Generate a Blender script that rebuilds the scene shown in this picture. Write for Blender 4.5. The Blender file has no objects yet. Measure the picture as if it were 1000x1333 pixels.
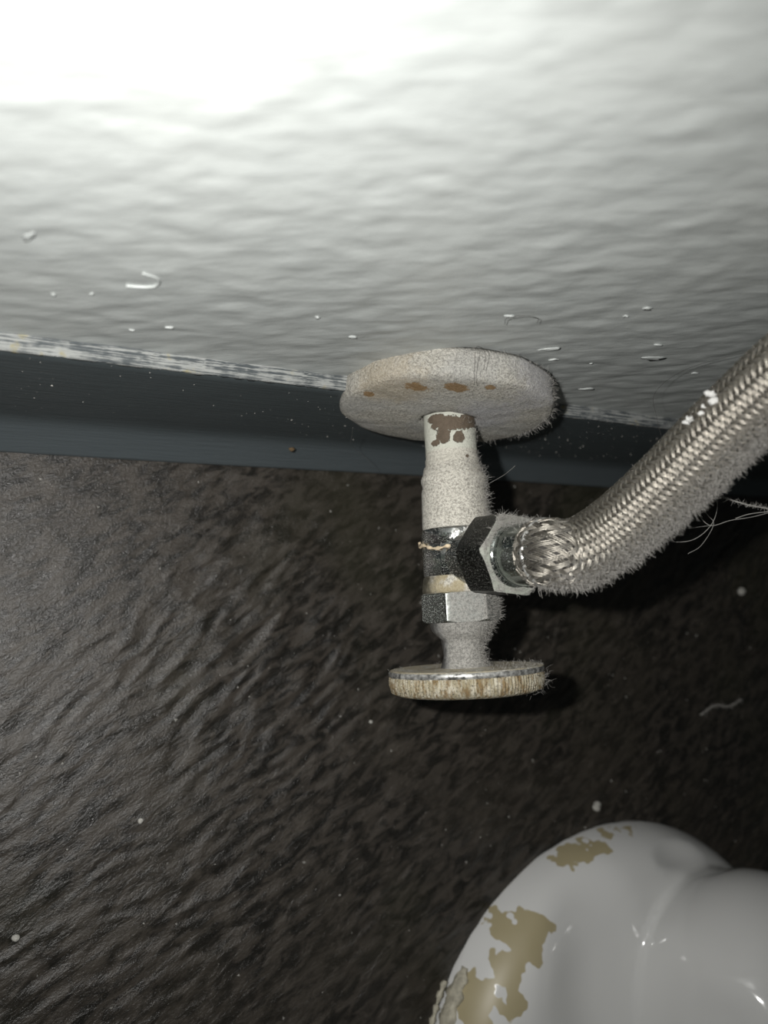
import bpy, bmesh, math, random
import numpy as np
from mathutils import Vector, Matrix

random.seed(7)
RNG = np.random.default_rng(11)
SC = bpy.context.scene
COL = SC.collection
PI = math.pi

# ------------------------------------------------------------------ camera
CAM_POS = Vector((-0.133, -0.068, 0.262))
C_RIGHT = Vector((0.8651, -0.0492, 0.4992))
C_DOWN = Vector((0.0270, -0.9892, -0.1442))
C_FWD = Vector((0.5008, 0.1382, -0.8544))
cam_d = bpy.data.cameras.new('camera')
cam = bpy.data.objects.new('camera', cam_d)
COL.objects.link(cam)
m = Matrix.Identity(4)
for r in range(3):
    m[r][0] = C_RIGHT[r]; m[r][1] = -C_DOWN[r]; m[r][2] = -C_FWD[r]; m[r][3] = CAM_POS[r]
cam.matrix_world = m
cam_d.sensor_fit = 'HORIZONTAL'
cam_d.sensor_width = 36.0
cam_d.lens = 36.0            # 1000 px focal length on a 1000 px wide frame
cam_d.clip_start = 0.005
cam_d.clip_end = 20
cam_d.dof.use_dof = True
cam_d.dof.focus_distance = 0.215
cam_d.dof.aperture_fstop = 15.0
SC.camera = cam

# ------------------------------------------------------------------ world: the dim room
wd = bpy.data.worlds.new('dim_room')
SC.world = wd
wd.use_nodes = True
bg = wd.node_tree.nodes['Background']
bg.inputs['Color'].default_value = (0.93, 1.0, 0.97, 1)
bg.inputs['Strength'].default_value = 0.030

# ------------------------------------------------------------------ the phone's flash, a little left of and above the lens
fl_d = bpy.data.lights.new('phone_flash', 'SPOT')
fl = bpy.data.objects.new('phone_flash', fl_d)
COL.objects.link(fl)
fl.location = CAM_POS + C_RIGHT * -0.024 + C_DOWN * -0.011
fl.rotation_mode = 'QUATERNION'
fl.rotation_quaternion = (C_FWD + C_DOWN * 0.02 + C_RIGHT * 0.02).normalized().to_track_quat('-Z', 'Y')
fl_d.energy = 2.45
fl_d.color = (1.0, 0.985, 0.955)
fl_d.shadow_soft_size = 0.0022
fl_d.spot_size = math.radians(128)
fl_d.spot_blend = 1.0

SC.view_settings.view_transform = 'Standard'
SC.view_settings.look = 'None'
SC.view_settings.exposure = 0.0
SC.view_settings.gamma = 1.0
SC.view_settings.use_curve_mapping = False

# ================================================================== helpers
def tag(o, label=None, cat=None, group=None, kind=None):
    if label: o['label'] = label
    if cat: o['category'] = cat
    if group: o['group'] = group
    if kind: o['kind'] = kind
    return o

def empty(name, loc=(0, 0, 0)):
    o = bpy.data.objects.new(name, None)
    o.empty_display_size = 0.01
    COL.objects.link(o)
    o.location = loc
    return o

def mesh_obj(name, verts, faces, mat, parent=None, smooth=True, origin=None):
    """one mesh object; world-space verts, origin moved to `origin` (or the parent's place)"""
    me = bpy.data.meshes.new(name)
    V = np.asarray(verts, dtype=float)
    org = np.array(origin if origin is not None else (parent.matrix_world.translation if False else (0, 0, 0)), dtype=float)
    if parent is not None:
        base = np.array(WORLD_LOC.get(parent.name, (0, 0, 0)), dtype=float)
        org = base
    V = V - org
    me.from_pydata(V.tolist(), [], faces if isinstance(faces, list) else faces.tolist())
    if smooth:
        me.polygons.foreach_set('use_smooth', np.ones(len(me.polygons), dtype=bool))
    me.materials.append(mat)
    me.update()
    o = bpy.data.objects.new(name, me)
    COL.objects.link(o)
    if parent is not None:
        o.parent = parent
        WORLD_LOC[o.name] = tuple(org)
    else:
        o.location = tuple(org)
        WORLD_LOC[o.name] = tuple(org)
    return o
WORLD_LOC = {}

def thing(name, loc, label, cat, group=None):
    o = empty(name, loc)
    WORLD_LOC[o.name] = tuple(loc)
    return tag(o, label, cat, group)

# ---- gradient noise on arrays
_perm = np.random.default_rng(3).permutation(512)
_ang = np.random.default_rng(4).random(512) * 2 * PI
def perlin(x, y, seed=0):
    xi = np.floor(x).astype(int); yi = np.floor(y).astype(int)
    xf = x - xi; yf = y - yi
    def g(ix, iy, dx, dy):
        h = _perm[(_perm[(ix + seed * 57) % 512] + iy) % 512]
        return np.cos(_ang[h]) * dx + np.sin(_ang[h]) * dy
    u = xf * xf * xf * (xf * (xf * 6 - 15) + 10)
    v = yf * yf * yf * (yf * (yf * 6 - 15) + 10)
    a = g(xi, yi, xf, yf); b = g(xi + 1, yi, xf - 1, yf)
    c = g(xi, yi + 1, xf, yf - 1); d = g(xi + 1, yi + 1, xf - 1, yf - 1)
    return (a + u * (b - a)) * (1 - v) + (c + u * (d - c)) * v

def grid_faces(nu, nv, close_u=False, close_v=False):
    """index [i*nv+j]"""
    I = np.arange(nu if close_u else nu - 1); J = np.arange(nv if close_v else nv - 1)
    i, j = np.meshgrid(I, J, indexing='ij')
    i2 = (i + 1) % nu; j2 = (j + 1) % nv
    return np.stack([i * nv + j, i2 * nv + j, i2 * nv + j2, i * nv + j2], -1).reshape(-1, 4)

def frame(axis, up=(0, 0, 1)):
    a = np.array(axis, float); a /= np.linalg.norm(a)
    u = np.array(up, float)
    if abs(u @ a) > .95: u = np.array((1.0, 0, 0))
    b = u - a * (u @ a); b /= np.linalg.norm(b)
    return a, b, np.cross(a, b)

def lathe(profile, base, axis, segs=64, rfun=None, up=(0, 0, 1)):
    """profile [(radius, distance along axis)], optional rfun(i, theta, r, d) -> (r, d)"""
    a, b, c = frame(axis, up)
    th = np.arange(segs) * 2 * PI / segs
    V = []
    for i, (r, d) in enumerate(profile):
        rr = np.full(segs, r); dd = np.full(segs, d)
        if rfun: rr, dd = rfun(i, th, rr, dd)
        V.append(np.array(base) + a * dd[:, None] + b * (rr * np.cos(th))[:, None] + c * (rr * np.sin(th))[:, None])
    V = np.concatenate(V)
    F = grid_faces(len(profile), segs, close_v=True)[:, ::-1]
    return V, F.tolist()

def catmull(pts, n):
    P = np.array(pts, float)
    P = np.vstack([2 * P[0] - P[1], P, 2 * P[-1] - P[-2]])
    out = []
    for k in range(1, len(P) - 2):
        t = np.linspace(0, 1, n, endpoint=False)[:, None]
        p0, p1, p2, p3 = P[k - 1], P[k], P[k + 1], P[k + 2]
        out.append(.5 * ((2 * p1) + (p2 - p0) * t + (2 * p0 - 5 * p1 + 4 * p2 - p3) * t ** 2 + (3 * p1 - p0 - 3 * p2 + p3) * t ** 3))
    out.append(P[-2][None])
    return np.vstack(out)

def resample(path, step):
    d = np.r_[0, np.cumsum(np.linalg.norm(np.diff(path, axis=0), axis=1))]
    n = max(2, int(round(d[-1] / step)) + 1)
    s = np.linspace(0, d[-1], n)
    return np.stack([np.interp(s, d, path[:, k]) for k in range(3)], 1), s

def frames_along(path):
    T = np.gradient(path, axis=0); T /= np.linalg.norm(T, axis=1)[:, None]
    N = np.zeros_like(T)
    _, n, _ = frame(T[0], (1, 0, 0)); N[0] = n
    for i in range(1, len(T)):
        n = N[i - 1] - T[i] * (N[i - 1] @ T[i]); N[i] = n / np.linalg.norm(n)
    return T, N, np.cross(T, N)

def tube(path, radii, segs=8, cap=True):
    path = np.asarray(path, float)
    T, N, B = frames_along(path)
    R = np.broadcast_to(np.asarray(radii, float), (len(path),))
    th = np.arange(segs) * 2 * PI / segs
    V = path[:, None, :] + R[:, None, None] * (N[:, None, :] * np.cos(th)[None, :, None] + B[:, None, :] * np.sin(th)[None, :, None])
    V = V.reshape(-1, 3)
    F = grid_faces(len(path), segs, close_v=True)[:, ::-1].tolist()
    if cap:
        F.append(list(range(segs))[::-1]); k = (len(path) - 1) * segs
        F.append([k + q for q in range(segs)])
    return V, F

def merge(parts):
    V = []; F = []; o = 0
    for v, f in parts:
        V.append(np.asarray(v)); F += [[q + o for q in ff] for ff in f]; o += len(v)
    return np.vstack(V), F

def blob(center, radii, seed, n=10, rough=.25, squash=None):
    """small irregular crumb"""
    r = np.random.default_rng(seed)
    bm = bmesh.new(); bmesh.ops.create_icosphere(bm, subdivisions=2, radius=1)
    k = r.normal(size=(4, 3)) * 2.2; ph = r.random(4) * 6.28
    V = np.array([v.co[:] for v in bm.verts]); F = [[v.index for v in f.verts] for f in bm.faces]; bm.free()
    s = 1 + rough * np.sin(V @ k.T + ph).mean(1) * 1.8
    return V * s[:, None] * np.array(radii) + np.array(center), F

# ================================================================== materials
class NT:
    def __init__(s, name):
        s.mat = bpy.data.materials.new(name); s.mat.use_nodes = True
        s.t = s.mat.node_tree; s.t.nodes.clear()
        s.out = s.t.nodes.new('ShaderNodeOutputMaterial')
        s.tc = s.t.nodes.new('ShaderNodeTexCoord')
        s.geo = s.t.nodes.new('ShaderNodeNewGeometry')
        s.pos = s.geo.outputs['Position']
    def n(s, typ, **kw):
        nd = s.t.nodes.new(typ)
        for k, v in kw.items():
            if k.startswith('_'): setattr(nd, k[1:], v)
            else: s.set(nd.inputs[int(k[1:]) if k[0] == 'i' and k[1:].isdigit() else k.replace('__', ' ')], v)
        return nd
    def set(s, inp, v):
        if isinstance(v, bpy.types.NodeSocket): s.t.links.new(v, inp)
        elif isinstance(v, (tuple, list)) and len(v) == 3 and inp.type == 'RGBA': inp.default_value = (*v, 1)
        else: inp.default_value = v
    def math(s, op, a, b=0.0, c=0.0, clamp=False):
        nd = s.n('ShaderNodeMath', _operation=op, _use_clamp=clamp, i0=a, i1=b, i2=c); return nd.outputs[0]
    def vm(s, op, a, b=(0, 0, 0), out=0):
        nd = s.n('ShaderNodeVectorMath', _operation=op); s.set(nd.inputs[0], a)
        if op == 'SCALE': s.set(nd.inputs['Scale'], b)
        else: s.set(nd.inputs[1], b)
        return nd.outputs['Value' if op in ('LENGTH', 'DISTANCE', 'DOT_PRODUCT') else 'Vector']
    def noise(s, vec, scale, detail=3.0, rough=.55, dist=0.0, color=False):
        nd = s.n('ShaderNodeTexNoise', Vector=vec, Scale=scale, Detail=detail, Roughness=rough, Distortion=dist)
        return nd.outputs['Color' if color else 'Fac']
    def vor(s, vec, scale, feature='F1', out='Distance', rnd=1.0):
        nd = s.n('ShaderNodeTexVoronoi', _feature=feature, Vector=vec, Scale=scale, Randomness=rnd); return nd.outputs[out]
    def mr(s, v, a, b, c=0.0, d=1.0, smooth=True):
        nd = s.n('ShaderNodeMapRange', _interpolation_type='SMOOTHSTEP' if smooth else 'LINEAR', _clamp=True,
                 i0=v, i1=a, i2=b, i3=c, i4=d); return nd.outputs[0]
    def mix(s, fac, a, b):
        nd = s.t.nodes.new('ShaderNodeMix'); nd.data_type = 'RGBA'
        s.set(nd.inputs[0], fac); s.set(nd.inputs[6], a); s.set(nd.inputs[7], b); return nd.outputs[2]
    def mixf(s, fac, a, b):
        nd = s.t.nodes.new('ShaderNodeMix'); nd.data_type = 'FLOAT'
        s.set(nd.inputs[0], fac); s.set(nd.inputs[2], a); s.set(nd.inputs[3], b); return nd.outputs[0]
    def mapping(s, vec, rot=(0, 0, 0), scale=(1, 1, 1), loc=(0, 0, 0)):
        nd = s.n('ShaderNodeMapping', Vector=vec); nd.inputs['Rotation'].default_value = rot
        nd.inputs['Scale'].default_value = scale; nd.inputs['Location'].default_value = loc; return nd.outputs[0]
    def stretch(s, vec, rot=(0, 0, 0), scale=(1, 1, 1)):
        nd = s.n('ShaderNodeMapping', Vector=vec, _vector_type='TEXTURE'); nd.inputs['Rotation'].default_value = rot
        nd.inputs['Scale'].default_value = scale; return nd.outputs[0]
    def bump(s, h, dist, strength=1.0, normal=None):
        nd = s.n('ShaderNodeBump', Height=h, Distance=dist, Strength=strength)
        if normal: s.set(nd.inputs['Normal'], normal)
        return nd.outputs[0]
    def spot(s, c, r, amp=.35, ns=900.0, soft=.12):
        """ragged patch round point c with radii r"""
        d = s.vm('LENGTH', s.vm('DIVIDE', s.vm('SUBTRACT', s.pos, c), r))
        nz = s.noise(s.pos, ns, 4.0, .65)
        d = s.math('ADD', d, s.math('MULTIPLY', s.math('SUBTRACT', nz, .5), amp * 4))
        return s.mr(d, 1 - soft, 1 + soft, 1.0, 0.0)
    def union(s, lst):
        a = lst[0]
        for b in lst[1:]: a = s.math('MAXIMUM', a, b)
        return a
    def bsdf(s, color, rough=.5, metal=0.0, normal=None, spec=.5, coat=0.0, coat_rough=.05, sheen=0.0):
        nd = s.n('ShaderNodeBsdfPrincipled')
        s.set(nd.inputs['Base Color'], color); s.set(nd.inputs['Roughness'], rough); s.set(nd.inputs['Metallic'], metal)
        s.set(nd.inputs['Specular IOR Level'], spec); s.set(nd.inputs['Coat Weight'], coat); s.set(nd.inputs['Coat Roughness'], coat_rough)
        s.set(nd.inputs['Sheen Weight'], sheen)
        if normal: s.set(nd.inputs['Normal'], normal)
        s.t.links.new(nd.outputs[0], s.out.inputs['Surface']); return s.mat
    def upness(s):
        return s.n('ShaderNodeSeparateXYZ', Vector=s.geo.outputs['Normal']).outputs['Z']

def mat_wall():
    t = NT('wall_paint')
    p = t.pos
    big = t.noise(t.stretch(p, (0, -.45, 0), (2.0, 1, 1)), 260, 3, .5)
    fine = t.noise(p, 900, 3, .6)
    brush = t.noise(t.stretch(p, (0, -.55, 0), (7, 1, 1)), 900, 3, .6)
    h = t.math('ADD', t.math('MULTIPLY', big, .8), t.math('ADD', t.math('MULTIPLY', fine, .12), t.math('MULTIPLY', brush, .22)))
    col = t.mix(t.noise(p, 30, 3, .5), (.40, .425, .418), (.44, .46, .445))
    scuff = t.mr(t.noise(t.stretch(p, (0, -.6, 0), (8, 1, 1)), 600, 4, .7), .60, .72)
    col = t.mix(t.math('MULTIPLY', scuff, .25), col, (.30, .32, .315))
    return t.bsdf(col, t.mr(t.noise(p, 220, 2), .3, .7, .36, .50), normal=t.bump(h, .0005, .6), spec=.45)

def mat_floor():
    t = NT('slate_look_floor')
    p = t.pos
    r = t.stretch(p, (0, 0, .50), (2.3, 1, 1))
    n1 = t.noise(r, 260, 5, .62, .6)
    n2 = t.noise(p, 18, 3, .5)
    n3 = t.noise(r, 900, 4, .65, .3)
    col = t.mix(t.mr(n1, .38, .62), (.0120, .0110, .0092), (.052, .0445, .0365))
    col = t.mix(t.math('MULTIPLY', t.mr(n2, .42, .70), .5), col, (.043, .037, .028))
    col = t.mix(t.math('MULTIPLY', t.mr(t.noise(p, 11, 2), .50, .75), .5), col, (.032, .032, .018))
    wear = t.math('MULTIPLY', t.mr(t.noise(t.stretch(p, (0, 0, .5), (2, 1, 1)), 130, 5, .7), .55, .70), .55)
    col = t.mix(wear, col, (.090, .079, .066))
    grain = t.mr(t.noise(p, 2300, 2, .7), .66, .78)
    col = t.mix(t.math('MULTIPLY', grain, .25), col, (.15, .14, .125))
    h = t.math('ADD', t.math('MULTIPLY', n3, 1.0), t.math('MULTIPLY', t.noise(p, 1700, 3, .7), .45))
    return t.bsdf(col, t.mr(n1, .3, .7, .27, .42), normal=t.bump(h, .00040, .8), spec=.52)

def mat_baseboard():
    t = NT('dark_rubber_cove_base')
    p = t.pos
    st = t.noise(t.mapping(p, scale=(.10, 1, 1)), 700, 4, .65)
    col = t.mix(t.noise(p, 60, 3), (.060, .074, .079), (.074, .090, .095))
    scr = t.mr(t.noise(t.mapping(p, scale=(.22, 1, 1.3)), 900, 3, .7), .665, .74)
    zc = t.n('ShaderNodeSeparateXYZ', Vector=p).outputs['Z']
    scr = t.math('MULTIPLY', scr, t.mr(t.noise(p, 45, 2), .42, .68))
    col = t.mix(t.math('MULTIPLY', scr, .7), col, (.20, .215, .21))
    dusty = t.math('MULTIPLY', t.mr(zc, .019, .012), .85)     # dust on the sloping toe, plus the light it catches put into the colour
    col = t.mix(t.math('MULTIPLY', dusty, .5), col, (.145, .172, .188))
    return t.bsdf(col, t.mr(st, .3, .7, .38, .52), normal=t.bump(st, .0003, .7), spec=.4)

def mat_plain(name, color, rough=.6, metal=0.0, nscale=900, amt=.25, bump=.0002, spec=.4, c2=None):
    t = NT(name)
    nz = t.noise(t.pos, nscale, 4, .6)
    dark = tuple(c * (1 - amt) for c in color) if c2 is None else c2
    return t.bsdf(t.mix(t.mr(nz, .3, .7), dark, color), rough, metal, t.bump(nz, bump, .8), spec)

VX, VZ = -0.0015, 0.079       # valve axis: x and height

def dust_color(t, warm=True):
    n = t.noise(t.pos, 1500, 4, .75)
    f = t.noise(t.mapping(t.pos, scale=(1, 1, 1)), 5200, 2, .7)
    a, b = ((.17, .160, .135), (.68, .655, .585)) if warm else ((.10, .098, .092), (.40, .39, .36))
    return t.mix(t.math('ADD', t.math('MULTIPLY', t.mr(n, .34, .62), .60), t.math('MULTIPLY', t.mr(f, .38, .60), .40)), a, b)

def mat_escutcheon():
    t = NT('dusty_painted_flange')
    col = dust_color(t)
    col = t.mix(t.mr(t.noise(t.pos, 70, 3), .45, .65, 0, .35), col, (.43, .44, .44))
    col = t.mix(t.math('MULTIPLY', t.spot((.010, -.004, VZ + .030), (.012, .008, .012), .3, 300, .4), .45), col, (.40, .41, .47))
    col = t.mix(t.math('MULTIPLY', t.spot((.004, -.009, VZ + .010), (.010, .005, .012), .3, 300, .4), .35), col, (.42, .43, .50))
    col = t.mix(t.math('MULTIPLY', t.spot((-.028, -.005, VZ + .012), (.010, .010, .010), .35, 300, .4), .5), col, (.42, .35, .24))
    rust = t.union([t.spot((-.0245, -.0085, VZ + .0170), (.0040, .0024, .0030), .34, 800),
                    t.spot((-.0155, -.0085, VZ + .0235), (.0036, .0022, .0026), .34, 800),
                    t.spot((-.0080, -.0080, VZ + .0285), (.0018, .0016, .0016), .30, 900),
                    t.spot((-.0310, -.0060, VZ + .0040), (.0016, .0014, .0016), .3, 900),
                    t.spot((-.0215, -.0100, VZ - .0020), (.0012, .0012, .0010), .3, 900)])
    col = t.mix(t.math('MULTIPLY', rust, .85), col, t.mix(t.noise(t.pos, 900, 2), (.20, .105, .03), (.33, .21, .09)))
    h = t.math('ADD', t.noise(t.pos, 1600, 4, .75), t.math('MULTIPLY', t.noise(t.pos, 220, 2), 1.2))
    fib = t.mr(t.noise(t.stretch(t.pos, (.4, .3, .8), (3, 1, 1)), 1700, 3, .8, 1.5), .60, .68, 0, .75)
    col = t.mix(fib, col, (.10, .092, .08))
    return t.bsdf(col, .85, normal=t.bump(h, .0009, 1.0), spec=.15)

def mat_pipe():
    t = NT('flaking_painted_pipe')
    col = dust_color(t)
    col = t.mix(.35, col, (.55, .53, .46))
    Yp = t.n('ShaderNodeSeparateXYZ', Vector=t.pos).outputs['Y']
    band = t.mr(Yp, -.0205, -.0195)                                   # cleaner paint close to the flange
    clean = t.mix(t.noise(t.pos, 500, 3), (.47, .49, .42), (.60, .60, .53))
    col = t.mix(t.math('MULTIPLY', band, .85), col, clean)
    flake = t.union([t.spot((VX - .0035, -.0128, VZ + .0065), (.0062, .0022, .006), .40, 520, .06),
                     t.spot((VX + .0025, -.0118, VZ + .0075), (.0042, .0020, .005), .40, 520, .06),
                     t.spot((VX - .0058, -.0158, VZ + .005), (.0015, .0026, .003), .36, 700, .06),
                     t.spot((VX - .0020, -.0168, VZ + .007), (.0018, .0018, .003), .36, 700, .06),
                     t.spot((VX - .0074, -.0180, VZ + .003), (.0010, .0010, .002), .3, 900, .06),
                     t.spot((VX - .0045, -.0275, VZ + .008), (.0008, .0007, .002), .2, 900, .06),
                     t.spot((VX - .0000, -.0225, VZ + .008), (.0006, .0005, .002), .2, 900, .06),
                     t.spot((VX - .0072, -.0108, VZ + .003), (.0022, .0014, .003), .3, 900, .06)])
    brown = t.mix(t.noise(t.pos, 700, 3), (.075, .058, .042), (.16, .125, .092))
    col = t.mix(flake, col, brown)
    h = t.math('SUBTRACT', t.noise(t.pos, 1500, 4, .7), t.math('MULTIPLY', flake, .8))
    return t.bsdf(col, .7, normal=t.bump(h, .0005, .9), spec=.25)

def mat_dusty(name, metal_col=(.62, .63, .62), lo=.45, hi=.85, rough=.12, warm=True, tint=None, tint_amt=0.0, amp=.6, pits=.5, ddir=None):
    """chrome under settled dust: dust lies on what faces up"""
    t = NT(name)
    up = t.vm('DOT_PRODUCT', t.geo.outputs['Normal'], ddir) if ddir else t.upness()
    nz = t.noise(t.pos, 700, 4, .7)
    f = t.math('ADD', up, t.math('MULTIPLY', t.math('SUBTRACT', nz, .5), amp * 2))
    f = t.mr(f, lo, hi)
    speck = t.mr(t.noise(t.pos, 3000, 3, .75), .56, .66, 0, pits)
    f = t.math('MAXIMUM', f, speck)
    dc = dust_color(t, warm)
    if tint: dc = t.mix(t.math('MULTIPLY', t.mr(t.noise(t.pos, 260, 3), .35, .6), tint_amt), dc, tint)
    col = t.mix(f, metal_col, dc)
    h = t.math('MULTIPLY', t.noise(t.pos, 2200, 3, .7), f)
    return t.bsdf(col, t.mixf(f, rough, .9), t.math('SUBTRACT', 1.0, f), t.bump(h, .0004, .9), .4)

def mat_handle():
    t = NT('limescaled_handle')
    col = dust_color(t)
    n = t.noise(t.mapping(t.pos, scale=(1, .25, 1)), 900, 4, .7)
    col = t.mix(t.mr(n, .40, .62), (.27, .235, .155), (.46, .43, .345))
    rust = t.math('MULTIPLY', t.mr(t.noise(t.mapping(t.pos, scale=(1, .35, 1)), 480, 4, .7), .46, .62), .85)
    col = t.mix(rust, col, (.17, .11, .045))
    dk = t.mr(t.noise(t.pos, 1900, 3, .75), .54, .64, 0, .85)
    col = t.mix(dk, col, (.05, .042, .03))
    return t.bsdf(col, .75, normal=t.bump(t.noise(t.pos, 1800, 3, .7), .0004, .8), spec=.25)

def mat_ceramic():
    t = NT('white_glazed_ceramic')
    col = t.mix(t.noise(t.pos, 25, 2), (.73, .735, .725), (.77, .77, .755))
    sp = [((.051, -.201, .022), (.009, .016, .016)), ((.064, -.189, .022), (.012, .008, .012)), ((.042, -.209, .018), (.006, .012, .014)),
          ((.0985, -.1650, .012), (.015, .007, .011)), ((.0560, -.1830, .010), (.010, .008, .009)), ((.1300, -.1610, .012), (.016, .005, .010))]
    wob = t.math('MULTIPLY', t.math('SUBTRACT', t.noise(t.pos, 110, 2, .5), .5), 2.4)
    st = None
    for c, r in sp:
        d = t.math('ADD', t.vm('LENGTH', t.vm('DIVIDE', t.vm('SUBTRACT', t.pos, c), r)), wob)
        mk = t.mr(d, .97, 1.03, 1.0, 0.0)
        st = mk if st is None else t.math('MAXIMUM', st, mk)
    chip = t.mr(t.noise(t.pos, 120, 2, .5), .66, .68)
    st = t.math('MULTIPLY', st, t.math('SUBTRACT', 1.0, chip))
    tan = t.mix(t.noise(t.pos, 90, 2), (.40, .345, .205), (.47, .41, .26))
    col = t.mix(st, col, tan)
    dirt = t.mr(t.vor(t.pos, 95), .030, .045, .8, 0.0)
    dirt = t.math('MULTIPLY', dirt, t.mr(t.noise(t.pos, 40, 2), .52, .6))
    col = t.mix(dirt, col, (.33, .31, .28))
    return t.bsdf(col, t.mixf(st, .10, .42), normal=t.bump(t.noise(t.pos, 24, 2, .4), .0012, .35), spec=.55)

M_WALL = mat_wall(); M_FLOOR = mat_floor(); M_BASE = mat_baseboard()
M_ESC = mat_escutcheon(); M_PIPE = mat_pipe()
M_INLET = mat_dusty('dusty_white_inlet', (.66, .65, .62), -.60, -.15, .25, True, amp=.35, pits=.9)
M_CHROME = mat_dusty('dusty_chrome', (.44, .45, .44), .72, 1.15, .13, True, amp=.60, pits=.55)
M_CRUD = mat_dusty('crusted_brass', (.30, .28, .22), -.2, .4, .4, True, tint=(.30, .245, .13), tint_amt=.75, amp=.4)
M_NUT = mat_dusty('dark_nut', (.045, .046, .044), .55, .75, .38, False, tint=(.36, .39, .33), tint_amt=.6, amp=.14, pits=.6)
M_BONNET = mat_dusty('dusty_bonnet_nut', (.36, .39, .37), .72, .96, .22, False, amp=.10, pits=.55)
M_STEM = mat_dusty('dusty_stem', (.35, .35, .35), -.3, .35, .3, False, amp=.4)
M_COLLAR = mat_dusty('dark_chrome_collar', (.30, .33, .31), 1.2, 1.5, .12, False, amp=.5, pits=.25)
M_WIRE = mat_dusty('braided_steel_wire', (.32, .30, .262), .22, .72, .40, False, amp=.45, pits=.15, ddir=(.58, -.70, .42))
M_CORE = mat_plain('dark_rubber_core', (.035, .032, .028), .7)
M_HANDLE = mat_handle()
M_HANDLE_FACE = mat_dusty('dusty_handle_face', (.35, .30, .22), -.4, .2, .4, True, tint=(.46, .40, .27), tint_amt=.7, amp=.4)
M_EDGE = mat_plain('worn_chrome_edge', (.75, .75, .72), .35, .6, 500, .92, .0002)
M_CERAMIC = mat_ceramic()
M_LINT = mat_plain('grey_lint', (.46, .445, .415), .95, 0, 2500, .3, 0.0001, .1)
M_HAIR_D = mat_plain('dark_hair', (.05, .045, .04), .5, 0, 900, .3, 0.0001, .4)
M_HAIR_L = mat_plain('pale_cobweb', (.30, .295, .275), .7, 0, 900, .3, 0.0001, .3)
M_STRAND = mat_plain('tan_thread_tape', (.66, .54, .38), .7, 0, 900, .4, .0003, .3)
M_CRUMB = mat_plain('pale_crumb', (.50, .49, .45), .8, 0, 1500, .3, .0002, .2)
M_SPECK = mat_plain('dust_speck', (.42, .41, .38), .8, 0, 1500, .5, .0001, .2)
M_PAINT = mat_plain('dried_white_paint', (.50, .52, .51), .45, 0, 700, .10, .0003, .4)
def mat_paintline():
    t = NT('scraped_paint_line')
    st = t.noise(t.mapping(t.pos, scale=(.06, 1.6, 1.6)), 1300, 4, .65)
    bl = t.noise(t.pos, 140, 3, .6)
    f = t.mr(t.math('ADD', st, t.math('MULTIPLY', t.math('SUBTRACT', bl, .5), .6)), .42, .60)
    col = t.mix(f, (.07, .08, .085), t.mix(t.mr(bl, .6, .7), (.30, .31, .30), (.30, .27, .16)))
    return t.bsdf(col, .6, normal=t.bump(st, .0005, .8), spec=.3)
M_PAINTLINE = mat_paintline()
M_CAULK = mat_plain('old_caulk', (.62, .585, .47), .6, 0, 350, .35, .0012, .3)

# ================================================================== setting
def axis_coords(lo, a, b, hi, step):
    fine = np.arange(a, b + step / 2, step)
    def out(s, e):
        L = []; d = step * 1.5; x = s
        while abs(x - e) > d:
            x += math.copysign(d, e - s); L.append(x); d *= 1.35
        L.append(e); return L
    return np.r_[out(a, lo)[::-1], fine, out(b, hi)]

# floor: cleft relief running at a slant
fx = axis_coords(-.9, -.24, .36, 1.0, .0009); fy = axis_coords(-1.3, -.31, -.004, .02, .0009)
X, Y = np.meshgrid(fx, fy, indexing='ij')
ang = math.radians(27) + .16 * perlin(X * 9 + 3, Y * 9 + 1, 5)
wx = X + .006 * perlin(X * 40, Y * 40, 1); wy = Y + .006 * perlin(X * 40 + 9, Y * 40 + 9, 2)
def along(a0, lx, ly, seed):
    ca, sa = math.cos(a0), math.sin(a0)
    return perlin((wx * ca + wy * sa) / lx, (-wx * sa + wy * ca) / ly, seed)
a0 = math.radians(29)
blend = 1 / (1 + np.exp((Y + .125) * 70))                     # cleft turns flatter further from the wall
def cleft(lx, ly, s): return along(math.radians(35), lx, ly, s) * (1 - blend) + along(math.radians(17), lx, ly, s) * blend
rd = cleft(.021, .0060, 3); rd2 = cleft(.0125, .0036, 4); big = cleft(.10, .03, 6)
H = .00080 * (.45 - np.abs(rd) * 2.0) + .00060 * rd2 + .0008 * big + .00026 * cleft(.007, .0019, 8)
mask = np.clip((perlin(X * 14, Y * 14, 9) + .50) * 1.6, .40, 1.1)
calm = np.clip((-Y - .006) / .05, .30, 1)
H = H * mask * calm
H = np.minimum(H, .0009) - .0009
V = np.stack([X, Y, H], -1).reshape(-1, 3)
floor = mesh_obj('floor', V, grid_faces(*X.shape), M_FLOOR)
tag(floor, 'dark slate-look floor with slanting cleft relief', None, kind='structure')

# wall: brushed and rolled paint
wxs = axis_coords(-.9, -.22, .34, 1.0, .0011); wzs = axis_coords(0.0, .070, .235, 1.6, .0011)
X, Z = np.meshgrid(wxs, wzs, indexing='ij')
c, s_ = math.cos(.45), math.sin(.45)
U = X * c + Z * s_; W = -X * s_ + Z * c
qx = U + .004 * perlin(X * 55, Z * 55, 21); qz = W + .004 * perlin(X * 55 + 5, Z * 55 + 7, 22)
Hw = .00085 * perlin(qx / .0115, qz / .0066, 23) + .00060 * perlin(qx / .0062, qz / .0038, 24) + .0006 * perlin(qx / .035, qz / .02, 26)
Hw += .00022 * perlin(qx / .010, qz / .0016, 25)
V = np.stack([X, -(Hw * .37) + .0004, Z], -1).reshape(-1, 3)
wall = mesh_obj('wall_back', V, grid_faces(*X.shape)[:, ::1], M_WALL)
tag(wall, 'white painted wall with lumpy brushed paint', None, kind='structure')

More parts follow.
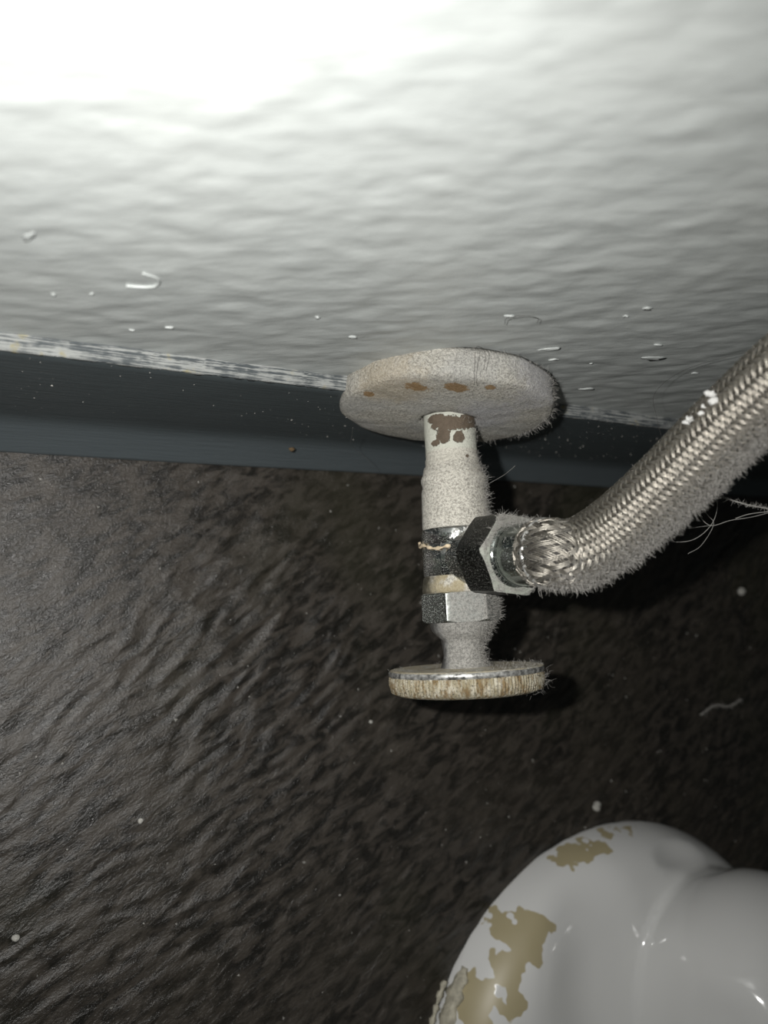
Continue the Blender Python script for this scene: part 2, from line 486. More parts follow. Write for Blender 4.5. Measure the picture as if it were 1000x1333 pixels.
def wall_y(x, z):
    i = int(np.argmin(abs(wxs - x))); j = int(np.argmin(abs(wzs - z))); return -(Hw[i, j] * .37) + .0004

# flecks, chips and a run of paint standing proud of the wall
chips = [(.0386, .1234, .0040, .0017, .3), (.0413, .0931, .0032, .0016, .2), (.0077, .1471, .0016, .0008, .2), (.0069, .1414, .0008, .0008, 0),
         (.0247, .1123, .0012, .0006, .3), (-.0194, .1305, .0012, .0010, .2), (-.1209, .1251, .0008, .0026, -.4), (-.1142, .1023, .0006, .0006, 0),
         (-.1073, .1053, .0005, .0005, 0), (-.0960, .0892, .0007, .0005, 0), (-.0888, .0938, .0012, .0006, .2), (-.0471, .1049, .0010, .0006, .1),
         (.062, .118, .0014, .0006, .3), (-.060, .112, .0008, .0005, .2), (.030, .131, .0014, .0006, .4), (.0045, .1165, .0034, .0012, .5), (.0120, .1110, .0016, .0008, .5)]
for i, (x, z, rx, rz, a) in enumerate(chips):
    v, f = blob((0, 0, 0), (rx * .8, .00026, rz * .8), 100 + i, rough=.55)
    R = np.array(Matrix.Rotation(-a, 3, 'Y')); v = v @ R.T + np.array((x, wall_y(x, z) - .0001, z))
    mesh_obj('paint_chip', v, f, M_WALL, wall)
run = catmull([(-.1005, 0, .1195), (-.0972, 0, .1180), (-.0966, 0, .1148), (-.0985, 0, .1128), (-.1020, 0, .1120)], 6)
run[:, 1] = [wall_y(p[0], p[2]) - .00012 for p in run]
mesh_obj('paint_run', *tube(run, np.linspace(.0005, .0010, len(run)) * .4, 8), M_WALL, wall)
# cove baseboard
prof = [(.0030, .0763), (-.0016, .0763), (-.0027, .0760), (-.0031, .0752)]
prof += [(-.0031 - .0001 * k / 12, .0752 - (.0752 - .0205) * k / 12) for k in range(1, 13)]
for k in range(1, 11):
    a = k / 10; prof.append((-.0032 - .0066 * (a ** 1.35), .0205 - .0192 * a))
prof += [(-.0101, .0006), (-.0101, -.0022), (.0030, -.0022)]
bx = np.arange(-.9, 1.0001, .01)
V = np.array([[(x, y + .00025 * math.sin(x * 23) , z + .0004 * math.sin(x * 9)) for (y, z) in prof] for x in bx]).reshape(-1, 3)
base = mesh_obj('baseboard_back', V, grid_faces(len(bx), len(prof))[:, ::-1], M_BASE)
tag(base, 'dark blue-grey rubber cove baseboard below the white wall', None, kind='structure')
# ragged, scraped line of wall paint on the baseboard's top edge
r5 = np.random.default_rng(8)
for (x0, x1, amp) in ((-.34, -.026, 1.0), (.030, .40, .8)):
    xs = np.arange(x0, x1, .0012); n = len(xs)
    up = .0764 + .0004 * np.sin(xs * 9)
    jag = np.clip(r5.normal(0, .0004, n) + .0006 * perlin(xs * 160, xs * 0 + 2, 3), -.0012, .0010) * amp
    rows = np.stack([np.stack([xs, np.full(n, .0012), up + .0008], 1),
                     np.stack([xs, np.full(n, -.0006), up + .0004 + jag * .15], 1),
                     np.stack([xs, np.full(n, -.0022), up + .0002 + jag * .1], 1),
                     np.stack([xs, np.full(n, -.0034), up - .0003], 1),
                     np.stack([xs, np.full(n, -.0036), up - .0009 + jag * .9], 1),
                     np.stack([xs, np.full(n, -.0030), up - .0013 + jag * .9], 1)], 1)
    mesh_obj('paint_line', rows.reshape(-1, 3), grid_faces(n, 6)[:, ::-1], M_PAINTLINE, base)

# ================================================================== fuzz
def fuzz(name, srcs, count, lmin, lmax, parent, mat=None, weight=None, seed=1, rad=.000035, curl=.9, out=.55):
    """lint fibres standing on the source meshes (world verts, faces)"""
    g = np.random.default_rng(seed)
    P = []; Nn = []; A = []
    for v, f in srcs:
        v = np.asarray(v); tr = []
        for q in f:
            tr.append(q[:3]);
            if len(q) == 4: tr.append([q[0], q[2], q[3]])
        tr = np.array(tr); a, b, c = v[tr[:, 0]], v[tr[:, 1]], v[tr[:, 2]]
        n = np.cross(b - a, c - a); ar = np.linalg.norm(n, axis=1) / 2
        n = n / (2 * ar[:, None] + 1e-12)
        P.append(np.stack([a, b, c], 1)); Nn.append(n); A.append(ar)
    P = np.concatenate(P); Nn = np.concatenate(Nn); A = np.concatenate(A)
    cen = P.mean(1)
    wgt = A * (weight(cen, Nn) if weight else np.clip(Nn[:, 2], 0, 1))
    k = g.choice(len(A), count, p=wgt / wgt.sum())
    w = g.dirichlet((1, 1, 1), count)
    p0 = (P[k] * w[:, :, None]).sum(1); n0 = Nn[k]
    d = n0 * out + g.normal(size=(count, 3)) * curl * .6; d /= np.linalg.norm(d, axis=1)[:, None]
    L = lmin + (lmax - lmin) * g.random(count) ** 2.2
    S = 4; pts = [p0 - n0 * .0001]; cur = p0; dd = d
    for _ in range(S - 1):
        cur = cur + dd * (L / (S - 1))[:, None]; pts.append(cur)
        dd = dd + g.normal(size=(count, 3)) * curl * .55; dd /= np.linalg.norm(dd, axis=1)[:, None]
    pts = np.stack(pts, 1)                                           # count,S,3
    sd = np.cross(d, g.normal(size=(count, 3))); sd /= np.linalg.norm(sd, axis=1)[:, None]
    s2 = np.cross(d, sd)
    rr = rad * (.7 + .6 * g.random(count))[:, None, None] * np.array([1, 1, .9, .5])[None, :, None]
    ring = np.stack([pts + sd[:, None] * rr, pts + (-.5 * sd + .866 * s2)[:, None] * rr, pts + (-.5 * sd - .866 * s2)[:, None] * rr], 2)  # count,S,3,3
    V = ring.reshape(-1, 3)
    b0 = np.arange(count)[:, None, None] * (S * 3)
    i = np.arange(S - 1)[None, :, None] * 3; j = np.arange(3)[None, None, :]; j2 = (j + 1) % 3
    F = np.stack([b0 + i + j, b0 + i + j2, b0 + i + 3 + j2, b0 + i + 3 + j], -1).reshape(-1, 4)
    o = mesh_obj(name, V, F, mat or M_LINT, parent)
    o['kind'] = 'stuff'; o['label'] = 'grey dust fuzz'
    return o

# ================================================================== escutcheon
esc = thing('escutcheon', (VX, -.0035, VZ), 'round off-white painted pipe flange, dusty and rust-spotted, against the wall', 'pipe flange')
pr = [(.0295, .0030), (.0311, .0004), (.0315, .0018), (.0315, .0066), (.0313, .0078), (.0303, .0086), (.0285, .0090), (.0230, .0095), (.0160, .0099), (.0115, .0102), (.0092, .0103), (.0081, .0100), (.0080, .0030)]
def esc_wob(i, th, r, d):
    return r + .00022 * np.sin(th * 5 + i) + .00018 * np.sin(th * 11 + 2), d + (.00018 * np.sin(th * 3 + 1) + .00006 * np.sin(th * 17)) * r / .0315
yaw = math.radians(6.0)                                      # the plate hangs a little off the wall on its left
EC = np.array((VX - .0015, -.0001, VZ + .0018))
ev, ef = lathe(pr, EC, (-math.sin(yaw), -math.cos(yaw), 0), 160, esc_wob)
rel = np.array((VX, 0, VZ)) - EC
rad_ = np.hypot(ev[:, 0] - EC[0], ev[:, 2] - EC[2])
k_ = np.clip(1 - (rad_ - .009) / .0215, 0, 1)[:, None]
ev = ev + k_ * np.array((rel[0] + .0005, 0, rel[2]))
mesh_obj('flange_plate', ev, ef, M_ESC, esc)
fuzz('dust_fuzz', [(ev, ef)], 3400, .0004, .0020, esc, seed=2, out=.3, rad=.000028)
fuzz('dust_fuzz', [(ev, ef)], 1100, .0008, .0034, esc, seed=3, weight=lambda c, n: np.clip((c[:, 0] - VX) / .032 - .55, 0, 1) * (n[:, 0] > .1), out=.4)

# ================================================================== valve
val = thing('angle_stop_valve', (VX, -.045, VZ), 'dusty chrome water shut-off valve with round ribbed handle, hanging off the wall pipe', 'valve')
B0 = (VX, 0, VZ); AX = (0, -1, 0)
pv, pf = lathe([(.0076, .004), (.0077, .012), (.00772, .0215), (.00775, .0218), (.0079, .0222), (.0079, .0300)], B0, AX, 64,
               lambda i, th, r, d: (r + .00008 * np.sin(th * 4 + i), d))
mesh_obj('stub_pipe', pv, pf, M_PIPE, val)
iv, if_ = lathe([(.0078, .0236), (.0084, .0246), (.0089, .0268), (.0095, .0278), (.0096, .0288), (.0093, .0297), (.0092, .0304), (.0095, .0318), (.0098, .0420), (.0096, .0432), (.0090, .0434)], B0, AX, 64,
                lambda i, th, r, d: (r + .0001 * np.sin(th * 3 + i), d))
mesh_obj('inlet_collar', iv, if_, M_INLET, val)
bv, bf = lathe([(.0088, .0425), (.0100, .0430), (.0103, .0436), (.0103, .0470), (.0101, .0473), (.0101, .0478), (.0103, .0481), (.0103, .0558), (.0100, .0564), (.0098, .0570)], B0, AX, 72)
bvv, bff = lathe([(.0086, .002), (.0086, .0135), (.0078, .0142), (.0078, .0160)], (VX, -.0518, VZ), (0, -.04, 1), 48)
mesh_obj('valve_body', *merge([(bv, bf), (bvv, bff)]), M_CHROME, val)
cv, cf = lathe([(.0095, .0562), (.0103, .0568), (.0107, .0590), (.0109, .0606), (.0108, .0614), (.0095, .0616)], B0, AX, 64)
mesh_obj('crusted_ring', cv, cf, M_CRUD, val)['label'] = 'tan crusted ring'
def hexr(af):
    def f(th): 
        a = (th + PI / 6) % (PI / 3) - PI / 6
        return af / 2 / np.cos(a)
    return f
def hex_nut(base, axis, af, length, hole, up, ch0=True, ch1=True, rot=0.0, segs=96):
    hr = hexr(af); rc = af / 2 * 1.03
    def fn(i, th, r, d):
        R = np.minimum(hr(th + rot), af / 2 * 1.135)
        drop = np.maximum(0, R - rc) * .55
        if i == 0: return r, d
        if i == 1: return np.minimum(R, rc), d
        if i == 2: return R, d + (drop if ch0 else 0)
        if i == 3: return R, d - (drop if ch1 else 0)
        if i == 4: return np.minimum(R, rc), d
        return r, d
    v, f = lathe([(hole, 0), (af / 2, 0), (af / 2, .0000), (af / 2, length), (af / 2, length), (hole, length)], base, axis, segs, fn, up)
    return v, f
def flat_by_angle(o, deg=28):
    me = o.data
    bm = bmesh.new(); bm.from_mesh(me)
    for e in bm.edges:
        if len(e.link_faces) == 2 and e.calc_face_angle(0) > math.radians(deg): e.smooth = False
    bm.to_mesh(me); bm.free()
hv, hf = hex_nut((VX, -.0612, VZ), AX, .0200, .0086, .0080, (1, 0, -.06))
o = mesh_obj('packing_nut', hv, hf, M_BONNET, val); flat_by_angle(o, 20)
tv, tf = lathe([(.0096, .0694), (.0092, .0704), (.0086, .0722), (.0074, .0738), (.0064, .0746), (.0060, .0760), (.0059, .0790), (.0063, .0812), (.0070, .0832), (.0071, .0850)], B0, AX, 48,
               lambda i, th, r, d: (r + .00015 * np.sin(th * 5 + i * 2), d))
mesh_obj('stem', tv, tf, M_STEM, val)
# handle: dished back face, bright worn edge, ribbed rim
hx = (VX + .0004, 0, VZ)
fv, ff = lathe([(.0068, .0826), (.0100, .0832), (.0160, .0831), (.0205, .0826), (.0216, .0826), (.0220, .0829)], hx, AX, 120)
rv0, rf0 = lathe([(.0219, .0829), (.0222, .0832), (.0222, .0842), (.0218, .0845)], hx, AX, 120)
NR = 132
def ribs(i, th, r, d):
    k = (np.arange(len(th)) % 4 < 2) * .00032
    return r - (k if 1 <= i <= 3 else 0) + .0001 * np.sin(th * 9), d
rv, rf = lathe([(.0216, .0843), (.0222, .0846), (.0223, .0866), (.0217, .0889), (.0195, .0898), (.0120, .0902), (.0001, .0902)], hx, AX, NR * 4, ribs)
hd = mesh_obj('handle', rv, rf, M_HANDLE, val); hd['label'] = 'rust-stained ribbed round handle'
mesh_obj('handle_face', fv, ff, M_HANDLE_FACE, hd)
mesh_obj('handle_edge', rv0, rf0, M_EDGE, hd)['label'] = 'bright worn edge of the handle'
# thread-tape strand caught across the body
st = []
for k in range(26):
    a = math.radians(208 - 88 * k / 25); rr = .0107 + .0002 * math.sin(k * 2.1)
    st.append((VX + rr * math.cos(a), -.0478 - .0012 * k / 25 + .0005 * math.sin(k * .35) - (.0012 if k > 19 else 0) * (k - 19) / 6, VZ + rr * math.sin(a)))
st = [(st[0][0] - .0004, st[0][1] + .0016, st[0][2])] + st
st2 = [(VX - .0078, -.0490, VZ + .0076), (VX - .0066, -.0512, VZ + .0084), (VX - .0058, -.0542, VZ + .0090), (VX - .0056, -.0572, VZ + .0094)]
sA = tube(np.array(st), .00042 + .00022 * np.sin(np.arange(len(st)) * 1.3), 8); sB = tube(catmull(st2, 5), .00035, 8)
mesh_obj('tape_strand', *merge([sA, sB]), M_STRAND, val)['label'] = 'tan strand of old thread tape'
upw = lambda c, n: np.clip(n[:, 2] * .8 + n[:, 0] * .7 - .35, 0, 1)
fuzz('dust_fuzz', [(iv, if_)], 1500, .0004, .0030, val, seed=12, weight=upw, out=.5)
fuzz('dust_fuzz', [(hv, hf), (tv, tf)], 2000, .0004, .0026, val, seed=13, weight=lambda c, n: np.clip(n[:, 2] * .6 + n[:, 0] * .8 - .3, 0, 1), out=.5)
fuzz('dust_fuzz', [(pv, pf), (cv, cf), (bv, bf)], 900, .0003, .0020, val, seed=14, weight=upw)
fuzz('dust_fuzz', [(rv, rf)], 700, .0008, .0042, val, seed=15, weight=lambda c, n: np.clip((c[:, 0] - VX) / .022 - .25, 0, 1) * (c[:, 1] < -.084), out=.3, curl=1.4)
fuzz('dust_fuzz', [(fv, ff)], 700, .0003, .0014, val, seed=16, weight=lambda c, n: np.clip(.2 + (c[:, 0] - VX) / .02, .1, 1))

# ================================================================== supply hose
hose = thing('supply_hose', (VX, -.0525, .094), 'braided steel supply hose, dust-furred, rising from the valve towards the upper right', 'hose')
n_ax = np.array((.02, -.06, 1.0)); n_ax /= np.linalg.norm(n_ax)
n0 = np.array((VX, -.0522, VZ + .0145))
nv, nf = hex_nut(n0, n_ax, .0205, .0112, .0076, (1, -.12, 0), rot=PI / 6)
nut = mesh_obj('coupling_nut', nv, nf, M_NUT, hose); flat_by_angle(nut, 20); nut['label'] = 'dark hexagonal coupling nut with dusty end'
colp = [(.0074, .0100), (.0090, .0108), (.0084, .0116), (.0078, .0118), (.0079, .0126), (.0082, .0138), (.0083, .0150), (.0083, .0235), (.0084, .0240), (.0078, .0243)]
kv, kf = lathe(colp, n0, n_ax, 56)
mesh_obj('crimp_collar', kv, kf, M_COLLAR, hose)
rg, rgf = lathe([(.0083, .0226), (.0088, .0228), (.0090, .0232), (.0088, .0236), (.0083, .0238)], n0, n_ax, 56)
mesh_obj('collar_ring', rg, rgf, M_EDGE, hose)
ctrl = [n0 + n_ax * .0205, n0 + n_ax * .0255, (.0040, -.0540, .1222), (.0108, -.0490, .1290), (.0165, -.0395, .1410), (.0207, -.0270, .1580), (.0222, -.0175, .1760),
        (.0225, -.0140, .1980), (.0260, -.0170, .2300), (.0420, -.0280, .2700), (.0700, -.0420, .3000)]
path, sl = resample(catmull(ctrl, 24), .0007)
T, N, Bn = frames_along(path)
RH = .0082
cvv, cff = tube(path, RH - .0006, 20)
core = mesh_obj('inner_tube', cvv, cff, M_CORE, hose)
# braid: carriers of four wires, each way round, passing over and under
NC, NWI, pitch = 24, 3, .040
parts_v = []; wr = .00021
nseg = len(path); th4 = np.array([PI / 4, 3 * PI / 4, 5 * PI / 4, 7 * PI / 4])
allV = []; allF = []; off = 0
for sgn in (1, -1):
    for cc in range(NC):
        for wi in range(NWI):
            lat = (wi - (NWI - 1) / 2) * .00039
            phi = sgn * (2 * PI * sl / pitch) + 2 * PI * cc / NC + lat / RH * 1.25
            # crossings with the other family every PI/NC of phi; over two, under two
            over = sgn * np.sin(PI / 2 * (2 * cc + sgn * (2 * PI * sl / pitch) * NC / PI) + PI / 4)
            rr = RH + .00030 * np.clip(over * 1.7, -1, 1) + .00010 + .00012 * perlin(sl * 260 + cc * 3.1, sl * 0 + wi * 1.7 + sgn, 31)
            phi = phi + .028 * perlin(sl * 130 + cc * 7.3, sl * 0 + wi * .6 + sgn * 2, 33)
            rad = N * np.cos(phi)[:, None] + Bn * np.sin(phi)[:, None]
            Pw = path + rad * rr[:, None]
            Tw = np.gradient(Pw, axis=0); Tw /= np.linalg.norm(Tw, axis=1)[:, None]
            side = np.cross(Tw, rad)
            ring = Pw[:, None] + wr * (rad[:, None] * np.cos(th4)[None, :, None] + side[:, None] * np.sin(th4)[None, :, None])
            allV.append(ring.reshape(-1, 3)); allF.append(grid_faces(nseg, 4, close_v=True) + off); off += nseg * 4
braid = mesh_obj('braid', np.vstack(allV), np.vstack(allF), M_WIRE, hose)
tag(braid, 'woven steel wire braid', kind='stuff')
hose_surf = tube(path, RH + .0003, 24, cap=False)
def hose_w(c, n):
    return np.clip(n[:, 2] * .42 - n[:, 1] * .70 + .58 * n[:, 0] - .20, 0, 1) ** 1.1 * (c[:, 2] < .21)
fuzz('dust_fuzz', [(hose_surf[0], hose_surf[1])], 22000, .0006, .0030, hose, seed=21, weight=hose_w, out=.45, rad=.00004)
fuzz('dust_fuzz', [(hose_surf[0], hose_surf[1])], 500, .0003, .0010, hose, seed=22, weight=lambda c, n: (c[:, 2] < .21) * 1.0, out=.3)
fuzz('dust_fuzz', [(nv, nf)], 2600, .0004, .0028, hose, seed=23, weight=lambda c, n: np.clip(n[:, 2] - .5, 0, 1) * np.clip(.25 + (c[:, 1] + .052) / .008, .15, 1.2) + .25 * np.clip(n[:, 1], 0, 1) * (c[:, 2] > VZ + .023), out=.4)
fuzz('dust_fuzz', [(kv, kf)], 500, .0004, .0024, hose, seed=24, weight=lambda c, n: np.clip(n[:, 1] + n[:, 0] * .4, 0, 1))
# clot of white lint caught on the upper side of the hose
cl = []
for i in range(7):
    k = int(np.argmin(abs(path[:, 2] - (.1515 + .0012 * i))))
    d = -.80 * np.array(N[k]) * 0 + np.array((-.60, .42, .25)); d -= T[k] * (d @ T[k]); d /= np.linalg.norm(d)
    q_ = np.random.default_rng(90 + i); cl.append(blob(path[k] + d * (RH + .0003) + q_.normal(size=3) * .0006, np.array((.0011, .0008, .0012)) * (.5 + .8 * q_.random()), 300 + i, rough=.6))
mesh_obj('lint_clot', *merge(cl), mat_plain('white_lint', (.66, .66, .64), .95, 0, 2500, .3, .0003, .1), hose)['label'] = 'small clot of white lint'

# ================================================================== toilet foot
def smin(a, b, k):
    h = np.clip(.5 + .5 * (b - a) / k, 0, 1); return b + (a - b) * h - k * h * (1 - h)
def smax(a, b, k): return -smin(-a, -b, k)
TX = .126
def ell(p, c, r):
    q = (p - np.array(c)) / np.array(r); k = np.linalg.norm(q, axis=-1)
    k2 = np.linalg.norm(q / np.array(r), axis=-1)
    return k * (k - 1) / (k2 + 1e-9)
def sdf(p):
    x, y, z = p[..., 0], p[..., 1], p[..., 2]
    a, b, yc = .100, .083, -.246
    dx = x - TX; dy = np.maximum(y - yc, 0)
    q = np.sqrt((dx / a) ** 2 + (dy / b) ** 2 + 1e-12); k2 = np.sqrt((dx / a ** 2) ** 2 + (dy / b ** 2) ** 2 + 1e-12)
    d2 = q * (q - 1) / k2
    top = z - (.022 + .02 * np.clip(-d2 - .02, 0, .05))
    fl = smax(d2 + .25 * np.clip(z, 0, .05), top, .022)
    bulge = ell(p, (.160, -.2335, .043), (.054, .054, .052))
    col = ell(p, (.150, -.36, .12), (.085, .10, .20))
    f = smin(fl, bulge, .005)
    f = smin(f, col, .03)
    f = smax(f, -ell(p, (.100, -.216, .069), (.018, .018, .018)), .008)
    f = smax(f, -ell(p, (.160, -.1720, .0255), (.030, .011, .013)), .002)
    f = smax(f, -ell(p, (.092, -.214, .041), (.018, .055, .022)), .018)
    return smax(f, -z - .006, .002)
def surface_nets(lo, hi, h):
    n = np.ceil((np.array(hi) - lo) / h).astype(int) + 1
    ax = [lo[k] + h * np.arange(n[k]) for k in range(3)]
    G = np.stack(np.meshgrid(*ax, indexing='ij'), -1)
    D = sdf(G); S = D < 0
    nc = n - 1
    acc = np.zeros((*nc, 3)); cnt = np.zeros(nc)
    import itertools
    corners = list(itertools.product((0, 1), repeat=3))
    for c0 in corners:
        for k in range(3):
            if c0[k]: continue
            c1 = list(c0); c1[k] = 1
            sl0 = tuple(slice(c0[i], c0[i] + nc[i]) for i in range(3)); sl1 = tuple(slice(c1[i], c1[i] + nc[i]) for i in range(3))
            d0, d1 = D[sl0], D[sl1]; cr = S[sl0] != S[sl1]
            t = np.where(cr, d0 / (d0 - d1 + 1e-15), 0)
            for i in range(3):
                acc[..., i] += np.where(cr, c0[i] + (t if i == k else 0), 0)
            cnt += cr
    act = cnt > 0
    idx = -np.ones(nc, int); idx[act] = np.arange(act.sum())
    cell = np.stack(np.meshgrid(*[np.arange(q) for q in nc], indexing='ij'), -1)
    V = np.array(lo) + h * (cell[act] + acc[act] / cnt[act][:, None])
    F = []
    for k in range(3):
        i, j = (k + 1) % 3, (k + 2) % 3
        s0 = [slice(None)] * 3; s1 = [slice(None)] * 3; s0[k] = slice(0, n[k] - 1); s1[k] = slice(1, n[k])
        ed = S[tuple(s0)] != S[tuple(s1)]
        E = np.argwhere(ed); E = E[(E[:, i] > 0) & (E[:, j] > 0) & (E[:, i] < nc[i]) & (E[:, j] < nc[j])]
        inside = S[tuple(E.T)]
        def at(di, dj):
            q = E.copy(); q[:, i] += di; q[:, j] += dj; return idx[tuple(q.T)]
        quad = np.stack([at(-1, -1), at(0, -1), at(0, 0), at(-1, 0)], 1)
        quad[~inside] = quad[~inside][:, ::-1]; F.append(quad)
    F = np.vstack(F); F = F[(F >= 0).all(1)]
    for _ in range(3):                                       # pull vertices onto the exact surface
        e = 1e-4
        g = np.stack([(sdf(V + np.eye(3)[k] * e) - sdf(V - np.eye(3)[k] * e)) / (2 * e) for k in range(3)], -1)
        gl = (g ** 2).sum(1) + 1e-9
        V = V - g * np.clip(sdf(V) / gl, -h, h)[:, None] * .8
    return V, F, g / np.linalg.norm(g, axis=1)[:, None]
tv_, tf_, tn_ = surface_nets(np.array((.0, -.46, -.013)), np.array((.26, -.150, .30)), .0032)
toi = thing('toilet', (TX, -.30, 0), 'white glazed toilet foot with flaking tan paint stains on the floor', 'toilet')
ped = mesh_obj('pedestal', tv_, tf_, M_CERAMIC, toi)
ped.data.normals_split_custom_set_from_vertices(tn_.tolist())

# torn strip of old caulk along the foot
cp, _ = resample(catmull([(.0440, -.2000, .005), (.0420, -.2035, .005), (.0385, -.2085, .005), (.0345, -.2160, .005), (.0310, -.2250, .005), (.0285, -.2350, .005), (.0270, -.2460, .005)], 7), .0011)
g5 = np.random.default_rng(31)
kk = np.arange(len(cp)); tp = np.clip(kk / 5, .25, 1)
vv, fv_ = tube(cp, (.0021 + .0003 * np.sin(kk * .9)) * tp, 12)
hgt = np.repeat((1.9 + .7 * perlin(kk * .35, kk * 0 + .5, 2)) * (1 + .5 * (kk < 5)), 12)
vv[:, 2] = np.maximum(-.0008, (vv[:, 2] - .005) * hgt + .0035)
vv = vv + g5.normal(size=vv.shape) * .00022
fl2, _ = resample(cp[6:22] + np.array((-.0042, .0020, -.0035)), .0011)
v2, f2 = tube(fl2, .0009 + .0005 * np.sin(np.arange(len(fl2)) * 1.7), 8); v2 = v2 + g5.normal(size=v2.shape) * .00025
sh = [(v2, f2)]
cau = mesh_obj('caulk_strip', *merge([(vv, fv_)] + sh), M_CAULK, None, origin=(.036, -.214, 0))
tag(cau, 'torn cream strip of old caulk along the toilet foot', 'caulk')

# ================================================================== hairs, cobwebs, crumbs, specks
def hair(name, pts, label, cat='hair', mat=None, r=.00007, group=None, n=10):
    p = catmull(pts, n)
    v, f = tube(p, r, 5)
    o = mesh_obj(name, v, f, mat or M_HAIR_L, None, origin=pts[0])
    tag(o, label, cat, group); return o
hair('cobweb_strand', [(-.0290, -.0120, .0690), (-.0225, -.0110, .0560), (-.0170, -.0108, .0450), (-.0060, -.0095, .0300), (.0100, -.0102, .0130), (.0190, -.0110, .0010)],
     'pale cobweb thread hanging from the left edge of the pipe flange', 'cobweb', r=.00005)
hair('cobweb_strand', [(.0200, -.0130, .0560), (.0260, -.0135, .0480), (.0310, -.0160, .0390), (.0330, -.0260, .0360), (.0300, -.0360, .0420)],
     'pale cobweb thread dropping below the right side of the pipe flange', 'cobweb', r=.00005)
hair('cobweb_strand', [(.0075, -.0300, .0830), (.0130, -.0270, .0850), (.0170, -.0240, .0860)],
     'short cobweb thread sticking out from the valve inlet', 'cobweb', r=.00005)
hair('long_hair', [(.0085, -.0560, .1010), (.0240, -.0520, .0930), (.0398, -.0464, .0917), (.0436, -.0374, .0954), (.0515, -.0285, .1015), (.0613, -.0190, .1091)],
     'long pale hair arching from the coupling nut up behind the hose', 'hair', r=.00006)
hair('long_hair', [(.0450, -.0430, .0930), (.0500, -.0330, .0980), (.0570, -.0270, .1060), (.0660, -.0230, .1130)],
     'thin pale hair curving close along the upper side of the hose', 'hair', r=.00005)
hair('long_hair', [(.0561, -.0170, .1080), (.0556, -.0114, .1075), (.0515, -.0050, .1110), (.0490, -.0022, .1240), (.0520, -.0022, .1400), (.0600, -.0024, .1520)],
     'fine dark hair stuck up the wall beside the hose', 'hair', M_HAIR_D, r=.00004)
hair('curled_hair', [(-.0190, -.0007, .1280), (-.0215, -.0011, .1320), (-.0190, -.0013, .1352), (-.0150, -.0012, .1350), (-.0130, -.0010, .1325)],
     'short curled dark hair stuck on the wall above the pipe flange', 'hair', M_HAIR_D, r=.00006)
hair('curled_hair', [(-.0160, -.0100, .1110), (-.0185, -.0060, .1150), (-.0200, -.0030, .1180), (-.0165, -.0035, .1170), (-.0150, -.0070, .1140)],
     'dark hair poking up from the top of the pipe flange', 'hair', M_HAIR_D, r=.00006)
tang = thing('lint_tangle', (.045, -.042, .134), 'tangle of cobweb and hair hanging behind the hose at the right', 'cobweb')
def child_strand(pts, r):
    mesh_obj('strand', *tube(catmull(pts, 10), r, 5), M_HAIR_L, tang)
Kx = np.array((.0410, -.0480, .1330))
child_strand([(.0345, -.0395, .1330), (.0400, -.0398, .1345), (.0449, -.0415, .1365), (.0493, -.0432, .1387), (.0560, -.0450, .1420), (.0680, -.0480, .1450)], .00018)
child_strand([(.0410, -.0388, .1345), (.0425, -.0430, .1345), tuple(Kx), (.0370, -.0515, .1300), (.0310, -.0515, .1270), (.0255, -.0490, .1240)], .00008)
child_strand([(.0360, -.0400, .1320), (.0380, -.0450, .1320), tuple(Kx), (.0450, -.0470, .1360), (.0510, -.0462, .1390), (.0600, -.0440, .1430)], .00009)
child_strand([(.0370, -.0405, .1330), (.0400, -.0450, .1330), (.0415, -.0478, .1335), (.0390, -.0530, .1310), (.0360, -.0550, .1290)], .00006)
child_strand([tuple(Kx), (.0340, -.0485, .1290), (.0280, -.0480, .1250)], .00006)
child_strand([(.0560, -.0450, .1420), (.0500, -.0455, .1385), (.0465, -.0465, .1365)], .00012)
tpath = resample(catmull([(.0400, -.0398, .1345), (.0449, -.0415, .1365), (.0493, -.0432, .1387), (.0560, -.0450, .1420), (.0680, -.0480, .1450)], 10), .0004)[0]
tt = tube(tpath, .0003, 6)
fuzz('lint_fuzz', [tt], 420, .0004, .0018, tang, seed=51, weight=lambda c, n: np.ones(len(c)), curl=1.4)

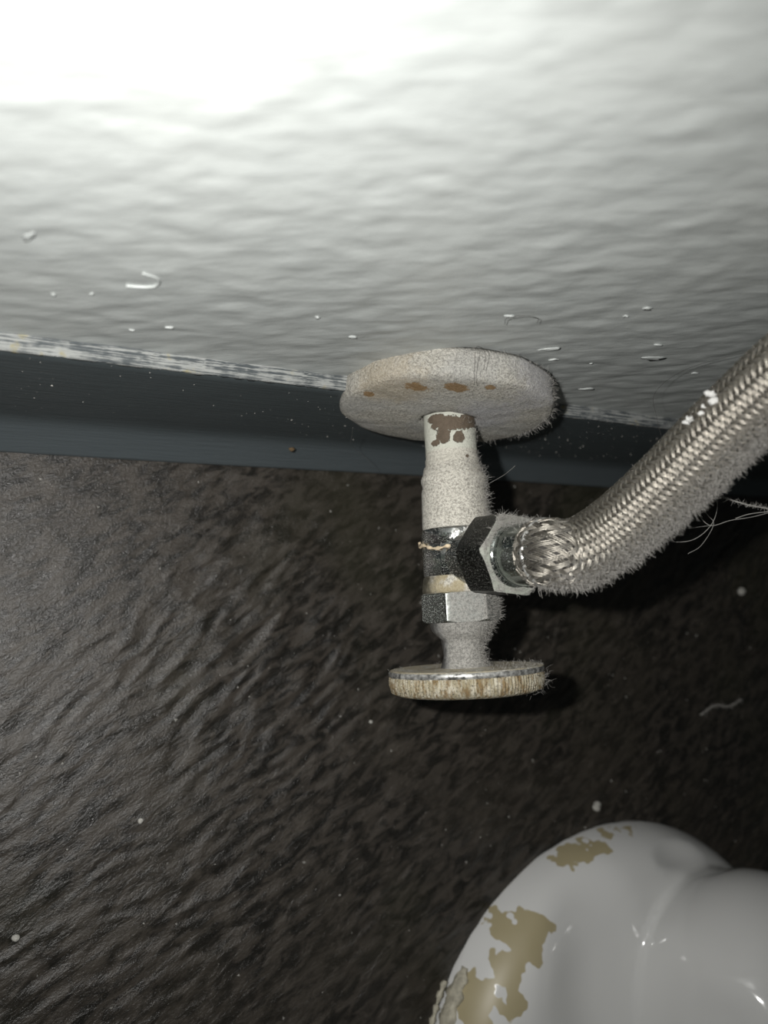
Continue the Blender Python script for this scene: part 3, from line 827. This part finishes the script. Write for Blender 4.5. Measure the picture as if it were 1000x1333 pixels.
def floor_z(x, y):
    i = int(np.argmin(abs(fx - x))); j = int(np.argmin(abs(fy - y))); return H[i, j]
cr = [((.122, -.1545), .0021, 'round pale crumb on the floor above the toilet foot'),
      ((.2382, -.0626), .0022, 'pale crumb on the dark floor at the right edge below the hose'),
      ((-.1105, -.1545), .0011, 'small white grain on the floor at the left edge'),
      ((-.0749, -.1276), .0009, 'small pale grain on the floor in the lower left, nearest to the valve handle'),
      ((.0100, -.1060), .0008, 'tiny pale grain on the floor just below and left of the valve handle')]
for i, ((x, y), r, lab) in enumerate(cr):
    v, f = blob((x, y, floor_z(x, y) + r * .8), (r, r, r * .85), 60 + i, rough=.2)
    tag(mesh_obj('crumb', v, f, M_CRUMB, None, origin=(x, y, 0)), lab, 'crumb')
v, f = blob((-.0259, -.0070, .0172), (.0011, .0007, .0008), 77, rough=.5)
tag(mesh_obj('crumb', v, f, mat_plain('brown_crumb', (.16, .11, .06), .8, 0, 1500, .5, .0002, .2), None, origin=(-.0259, -.0070, .0172)), 'tiny brown crumb on the sloping toe of the baseboard', 'crumb')
# pale smear-like wisp of lint on the floor at right
wp = catmull([(.196, -.1225, .0007), (.207, -.1190, .0010), (.218, -.1205, .0008), (.229, -.1180, .0009)], 8)
w1 = tube(wp, .0004, 5)
wl = mesh_obj('lint_wisp', *w1, M_LINT, None, origin=(.21, -.12, 0)); tag(wl, 'thin grey wisp of lint on the floor at the right', 'lint')
fuzz('lint_fuzz', [w1], 260, .0008, .0036, wl, seed=61, weight=lambda c, n: np.ones(len(c)), curl=1.2)

def specks(name, pts, rad, label, parent=None):
    g = np.random.default_rng(70)
    t0 = np.array([(1, 1, 1), (1, -1, -1), (-1, 1, -1), (-1, -1, 1), (0, 0, 1.4)], float) * .6
    fc = [(0, 1, 2), (0, 3, 1), (0, 2, 3), (1, 3, 2)]
    V = []; F = []
    for k, p in enumerate(pts):
        q, _ = np.linalg.qr(g.normal(size=(3, 3)))
        V.append((t0[:4] @ q) * rad[k] * (.6 + .8 * g.random(3)) + p); F += [[a + 4 * k for a in f] for f in fc]
    o = mesh_obj(name, np.vstack(V), F, M_SPECK, parent, smooth=False)
    return tag(o, label, None if parent else 'dust', kind='stuff')
g = np.random.default_rng(71)
n = 950
sx = g.uniform(-.20, .30, n); sy = -.012 - .26 * g.random(n)
specks('dust_specks', [(a, b, floor_z(a, b) + .0002) for a, b in zip(sx, sy)], .00015 + .00050 * g.random(n) ** 5, 'tiny pale dust grains scattered over the dark floor')
n = 800
sx = g.uniform(-.20, .20, n); sz = .022 + .052 * g.random(n)
specks('dust_specks', [(a, -.0033, b) for a, b in zip(sx, sz)], .00007 + .00033 * g.random(n) ** 5, 'pale dust flecks on the baseboard', base)
